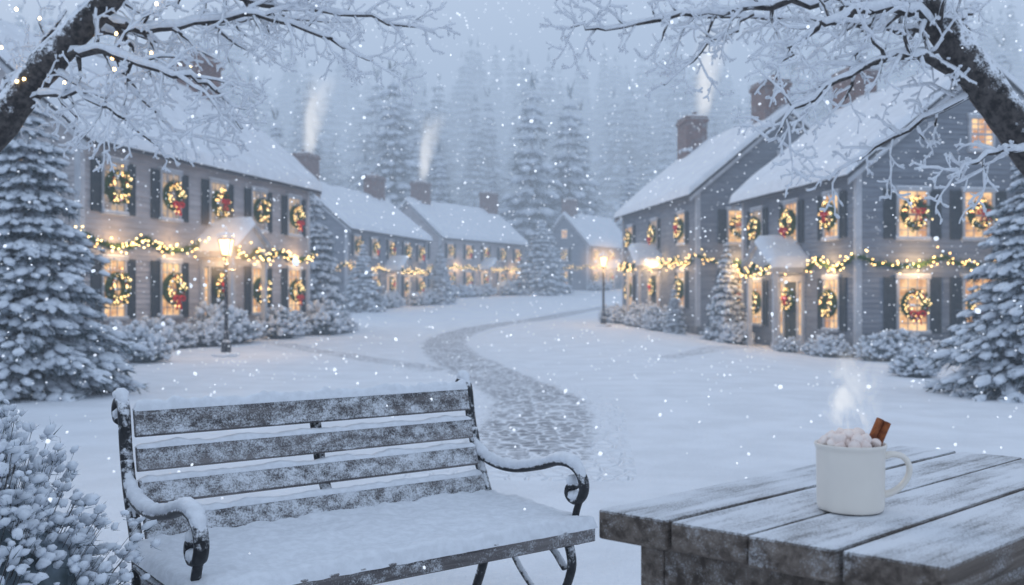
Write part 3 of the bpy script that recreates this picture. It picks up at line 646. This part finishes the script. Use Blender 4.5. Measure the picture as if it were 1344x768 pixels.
ir.build('iron_frame',[M_iron],BE); isn.build('arm_snow',[M_snowf],BE)
sl=MB(); cap=MB()
def snowcap(mb,x0,x1,yc,z,w,h,seed,n=150):
    V=[];K=9
    for i in range(n+1):
        s=i/n; x=x0+(x1-x0)*s; e=min(1,min(s,1-s)*(x1-x0)/.03); e=math.sqrt(max(0,1-(1-e)**2))
        hh=h*e*max(.15,(1+.9*noise.noise(Vector((x*9,seed,0)))+.5*noise.noise(Vector((x*31,seed,2))))); ww=w*(.8+.2*e)*(1+.2*noise.noise(Vector((x*17,seed,5))))
        for k in range(K):
            a=math.pi*k/(K-1); V.append((x,yc-math.cos(a)*ww/2,z+abs(math.sin(a))**.7*hh-(.004 if k in (0,K-1) else 0)))
    F=[(i*K+k,(i+1)*K+k,(i+1)*K+k+1,i*K+k+1) for i in range(n) for k in range(K-1)]
    mb.add(V,F,0)
for i,(zc,hh) in enumerate([(.508,.074),(.606,.076),(.704,.076),(.812,.086)]):
    v=float(np.interp(zc,[.43,.52,.62,.74,.835],[0,-.04,-.09,-.125,-.142]))+.022
    le=.38 if zc<.65 else .24
    a=math.atan(le); c,s=math.cos(a),math.sin(a); hx=hh/2; t=.0135
    def pt(x,q,r): return (x,-(v+r*c-q*s) ,zc+q*c+r*s)
    x0,x1=.048,LB-.048
    sl.hexa([pt(x0,-hx,t),pt(x1,-hx,t),pt(x1,-hx,-t),pt(x0,-hx,-t),pt(x0,hx,t),pt(x1,hx,t),pt(x1,hx,-t),pt(x0,hx,-t)],0)
    tp=pt(0,hx,0); snowcap(cap,x0,x1,tp[1],tp[2]-.001,.036,.028 if i==3 else .012,i*7.)
for k in range(5):
    v0=.025+k*.103; sl.box(.0,LB,-(v0+.092),-v0,.418,.446,0)
sl.box(-.004,LB+.004,-.562,-.5355,.392,.444,0)
sl.build('wood_slats',[M_wood],BE,False,bevel=.004)
V=[];nu,nv=130,50
for i in range(nu+1):
    for j in range(nv+1):
        s=i/nu;t=j/nv; x=-.012+(LB+.024)*s; v=.0+.565*t
        e=min(1,min(s*(LB),(1-s)*LB,t*.55+.02,(1-t)*.55)/.035); e=math.sqrt(max(0,1-(1-e)**2))
        th=.034+.012*noise.noise(Vector((x*5,v*6,1)))+.009*noise.noise(Vector((x*17,v*17,4)))+.005*noise.noise(Vector((x*50,v*50,4)))
        back=.012*math.exp(-v/.05)
        if j==nv: v+=.007*noise.noise(Vector((x*22,3,3)))
        V.append((x,-v,.442+(th+back)*e-(.006 if e<.01 else 0)))
cap.add(V,[(i*(nv+1)+j,i*(nv+1)+j+1,(i+1)*(nv+1)+j+1,(i+1)*(nv+1)+j) for i in range(nu) for j in range(nv)],0)
cap.build('bench_snow',[M_snowf],BE)
# ------------------------------------------------------------------ table
TE=empty('picnic_table',(.16,1.881,0),0); TH=.80
p_=np.array([.737,.676,0]); e_=np.array([.772,-.636,0])
ta=math.atan2(.676,.737); TE.rotation_euler=(0,0,ta)
ex,ey=float(e_@p_),float(e_@np.array([-.676,.737,0]))
tb_=MB()
def plank(x0,x1,y0,y1,z0,z1,m=0):
    def q(x,y,z): return (x+y*ex,y*ey,z)
    tb_.hexa([q(x0,y1,z0),q(x1,y1,z0),q(x1,y0,z0),q(x0,y0,z0),q(x0,y1,z1),q(x1,y1,z1),q(x1,y0,z1),q(x0,y0,z1)],m)
wd=[0,.153,.309,.466,.632]
for i in range(4):
    jx=(0,.004,-.006,.003)[i]; plank(jx,1.2+jx,wd[i]+.0035,wd[i+1]-.0035,TH-.056,TH-(0,.002,.001,.003)[i])
plank(.06,1.12,.05,.10,TH-.16,TH-.058); plank(.06,1.12,.53,.58,TH-.16,TH-.058)
plank(.06,.115,.102,.528,TH-.165,TH-.059); plank(1.06,1.115,.102,.528,TH-.165,TH-.059)
for x in (.12,1.02):
    for y in (.10,.455): plank(x,x+.075,y+.002,y+.077,0-.05,TH-.061)
plank(.19,1.02,.28,.34,.3,.36)
tb_.build('planks',[M_woodt],TE,False,bevel=.005)
# ------------------------------------------------------------------ mug
mx_,my_=.637,1.874; ME=empty('coffee_mug',(mx_,my_,TH+.001)); mg=MB()
prof=[(.0,.002),(.050,.002),(.053,.0),(.058,.002),(.0605,.008),(.0612,.018),(.0615,.05),(.062,.09),(.0625,.112),(.0645,.118),(.0655,.122),(.0645,.125),(.062,.1245),(.0595,.121),(.058,.112),(.0565,.06),(.054,.015),(.045,.008),(.0,.008)]
pp=cr([(a,b,0) for a,b in prof],3); lathe(mg,[(max(0,a),b) for a,b,_ in pp],64,0)
hp=cr([(.057,0,.100),(.075,0,.105),(.094,0,.101),(.105,0,.086),(.104,0,.066),(.092,0,.047),(.075,0,.034),(.058,0,.029)],8)
rot=-.15; Rm=np.array([[math.cos(rot),-math.sin(rot),0],[math.sin(rot),math.cos(rot),0],[0,0,1]])
tube(mg,hp@Rm.T,[.0065+.0025*abs(2*i/(len(hp)-1)-1)**3 for i in range(len(hp))],14,0,(1.35,.85),a0=Rm@np.array([0,1,0]))
mg.build('mug_body',[M_cer],ME)
m=MB(); lathe(m,[(.0575,.113),(.03,.114),(.0,.1145)],40,0); m.build('hot_cocoa',[M_cocoa],ME)
m=MB(); random.seed(4)
mp=[(.011,-.009),(.0125,-.0065),(.0128,0),(.0125,.0065),(.011,.009),(.0,.0095)]
pos=[]
for ring,n,z in ((.045,12,.124),(.026,7,.127),(.008,2,.130),(.036,9,.135),(.016,5,.139)):
    for k in range(n):
        a=k*2*math.pi/n+R(-.15,.15)+ring*90; pos.append((ring*math.cos(a),ring*math.sin(a),z+R(-.002,.002)))
for p in pos:
    if p[0]>.026 and -.022<p[1]<.022 and p[2]>.13: continue
    q=Matrix.Rotation(R(0,6),3,'Z')@Matrix.Rotation(R(-1.2,1.2),3,'X'); s=R(.72,.98); V=[];nn=16
    full=[(0,-.0095)]+mp
    for rr,zz in full:
        for t in range(nn):
            a=t*2*math.pi/nn; w=q@Vector((rr*math.cos(a),rr*math.sin(a),zz)); V.append((p[0]+w.x*s,p[1]+w.y*s,p[2]+w.z*s))
    m.add(V,[(i*nn+j,i*nn+(j+1)%nn,(i+1)*nn+(j+1)%nn,(i+1)*nn+j) for i in range(len(full)-1) for j in range(nn)])
m.build('marshmallows',[M_marsh],ME)
m=MB()
ax=nrm([.42,.12,.85]); a1=nrm(np.cross(ax,[0,1,0])); a2=np.cross(ax,a1); base=np.array([.016,-.012,.07])
for sg in (-1,1):
    th=np.linspace(0,2*math.pi*1.6,36); rr=.0078-.0036*th/th[-1]; sec=[(sg*(.0078)-sg*rr_*math.cos(t),rr_*math.sin(t)) for t,rr_ in zip(th,rr)]
    sec2=[(sg*(.0078)-sg*(rr_-.0012)*math.cos(t),(rr_-.0012)*math.sin(t)) for t,rr_ in zip(th,rr)]
    ring=sec+sec2[::-1]; nn=len(ring); V=[]
    for L_ in (0,.04,.08,.108): V+= [base+ax*L_+a1*x+a2*y for x,y in ring]
    m.add(V,[(i*nn+j,i*nn+(j+1)%nn,(i+1)*nn+(j+1)%nn,(i+1)*nn+j) for i in range(3) for j in range(nn)])
    n0=m.n-nn
    for j in range(35): m.F.append([n0+j,n0+j+1,n0+nn-2-j,n0+nn-1-j]); m.M.append(0)
m.build('cinnamon_stick',[M_cin],ME,False)
# ------------------------------------------------------------------ steam & smoke
def vapour(name,loc,hgt,r0,r1,dens,sc,lum,parent=None,lean=.3,lo=.48,hi=.72,zs=.45,dist=1.2):
    mb=MB(); n=16
    P=[(lean*hgt*(k/8)**1.5*.5,0,hgt*k/8) for k in range(9)]; tube(mb,P,[r0+(r1-r0)*k/8 for k in range(9)],n,0)
    m=bpy.data.materials.new(name+'_vapour'); m.use_nodes=True; nt=m.node_tree; nt.nodes.clear()
    c=nd(nt,'ShaderNodeTexCoord'); s=nd(nt,'ShaderNodeSeparateXYZ',{0:c.outputs['Object']})
    zt=mth(nt,'DIVIDE',s.outputs[2],hgt); cx=mth(nt,'MULTIPLY',mth(nt,'POWER',mth(nt,'MAXIMUM',zt,0.),1.5),lean*hgt*.5)
    dx=mth(nt,'SUBTRACT',s.outputs[0],cx); rr=mth(nt,'SQRT',mth(nt,'ADD',mth(nt,'MULTIPLY',dx,dx),mth(nt,'MULTIPLY',s.outputs[1],s.outputs[1])))
    rn=mth(nt,'DIVIDE',rr,mth(nt,'ADD',r0,mth(nt,'MULTIPLY',zt,r1-r0)))
    f=rng_(nt,rn,.95,.1); fz=mth(nt,'MULTIPLY',rng_(nt,zt,1.,.25),rng_(nt,zt,0.,.2))
    mp=nd(nt,'ShaderNodeMapping',{'Vector':c.outputs['Object'],'Scale':(1,1,zs)}).outputs[0]
    nz=rng_(nt,tnoise(nt,mp,sc,3,.5,dist),lo,hi)
    d=mth(nt,'MULTIPLY',mth(nt,'MULTIPLY',mth(nt,'MULTIPLY',f,fz),nz),dens)
    a=nd(nt,'ShaderNodeVolumeAbsorption',{'Color':C(0,0,0),'Density':d}); e=nd(nt,'ShaderNodeEmission',{'Color':C(*lum),'Strength':d})
    ad=nd(nt,'ShaderNodeAddShader',{0:a.outputs[0],1:e.outputs[0]}); o=nd(nt,'ShaderNodeOutputMaterial'); nt.links.new(ad.outputs[0],o.inputs['Volume'])
    return mb.build(name,[m],parent,loc=loc)
vapour('steam',(0,0,.14),.18,.055,.085,34.,19.,(.95,.98,1.02),ME,.1,.48,.66,.6,2.6)
vapour('chimney_smoke',(-12.3,59.9,9.3),5.6,.4,1.6,3.0,.8,(.92,.94,.98),lo=.28,hi=.65,lean=.4)
vapour('chimney_smoke',(-7.5,83.2,10.5),6.4,.4,1.7,3.0,.7,(.92,.94,.98),lo=.28,hi=.65,lean=.4)
vapour('chimney_smoke',(9.0,47.2,9.4),5.2,.4,1.4,3.4,.9,(.92,.94,.98),lo=.28,hi=.65,lean=.35)
# ------------------------------------------------------------------ falling snow
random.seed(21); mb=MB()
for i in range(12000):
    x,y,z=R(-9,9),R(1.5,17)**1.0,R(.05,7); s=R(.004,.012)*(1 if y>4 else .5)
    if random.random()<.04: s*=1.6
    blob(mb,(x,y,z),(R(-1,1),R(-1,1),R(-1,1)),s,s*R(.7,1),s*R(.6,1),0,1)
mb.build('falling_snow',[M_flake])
print('objects',len(bpy.data.objects))
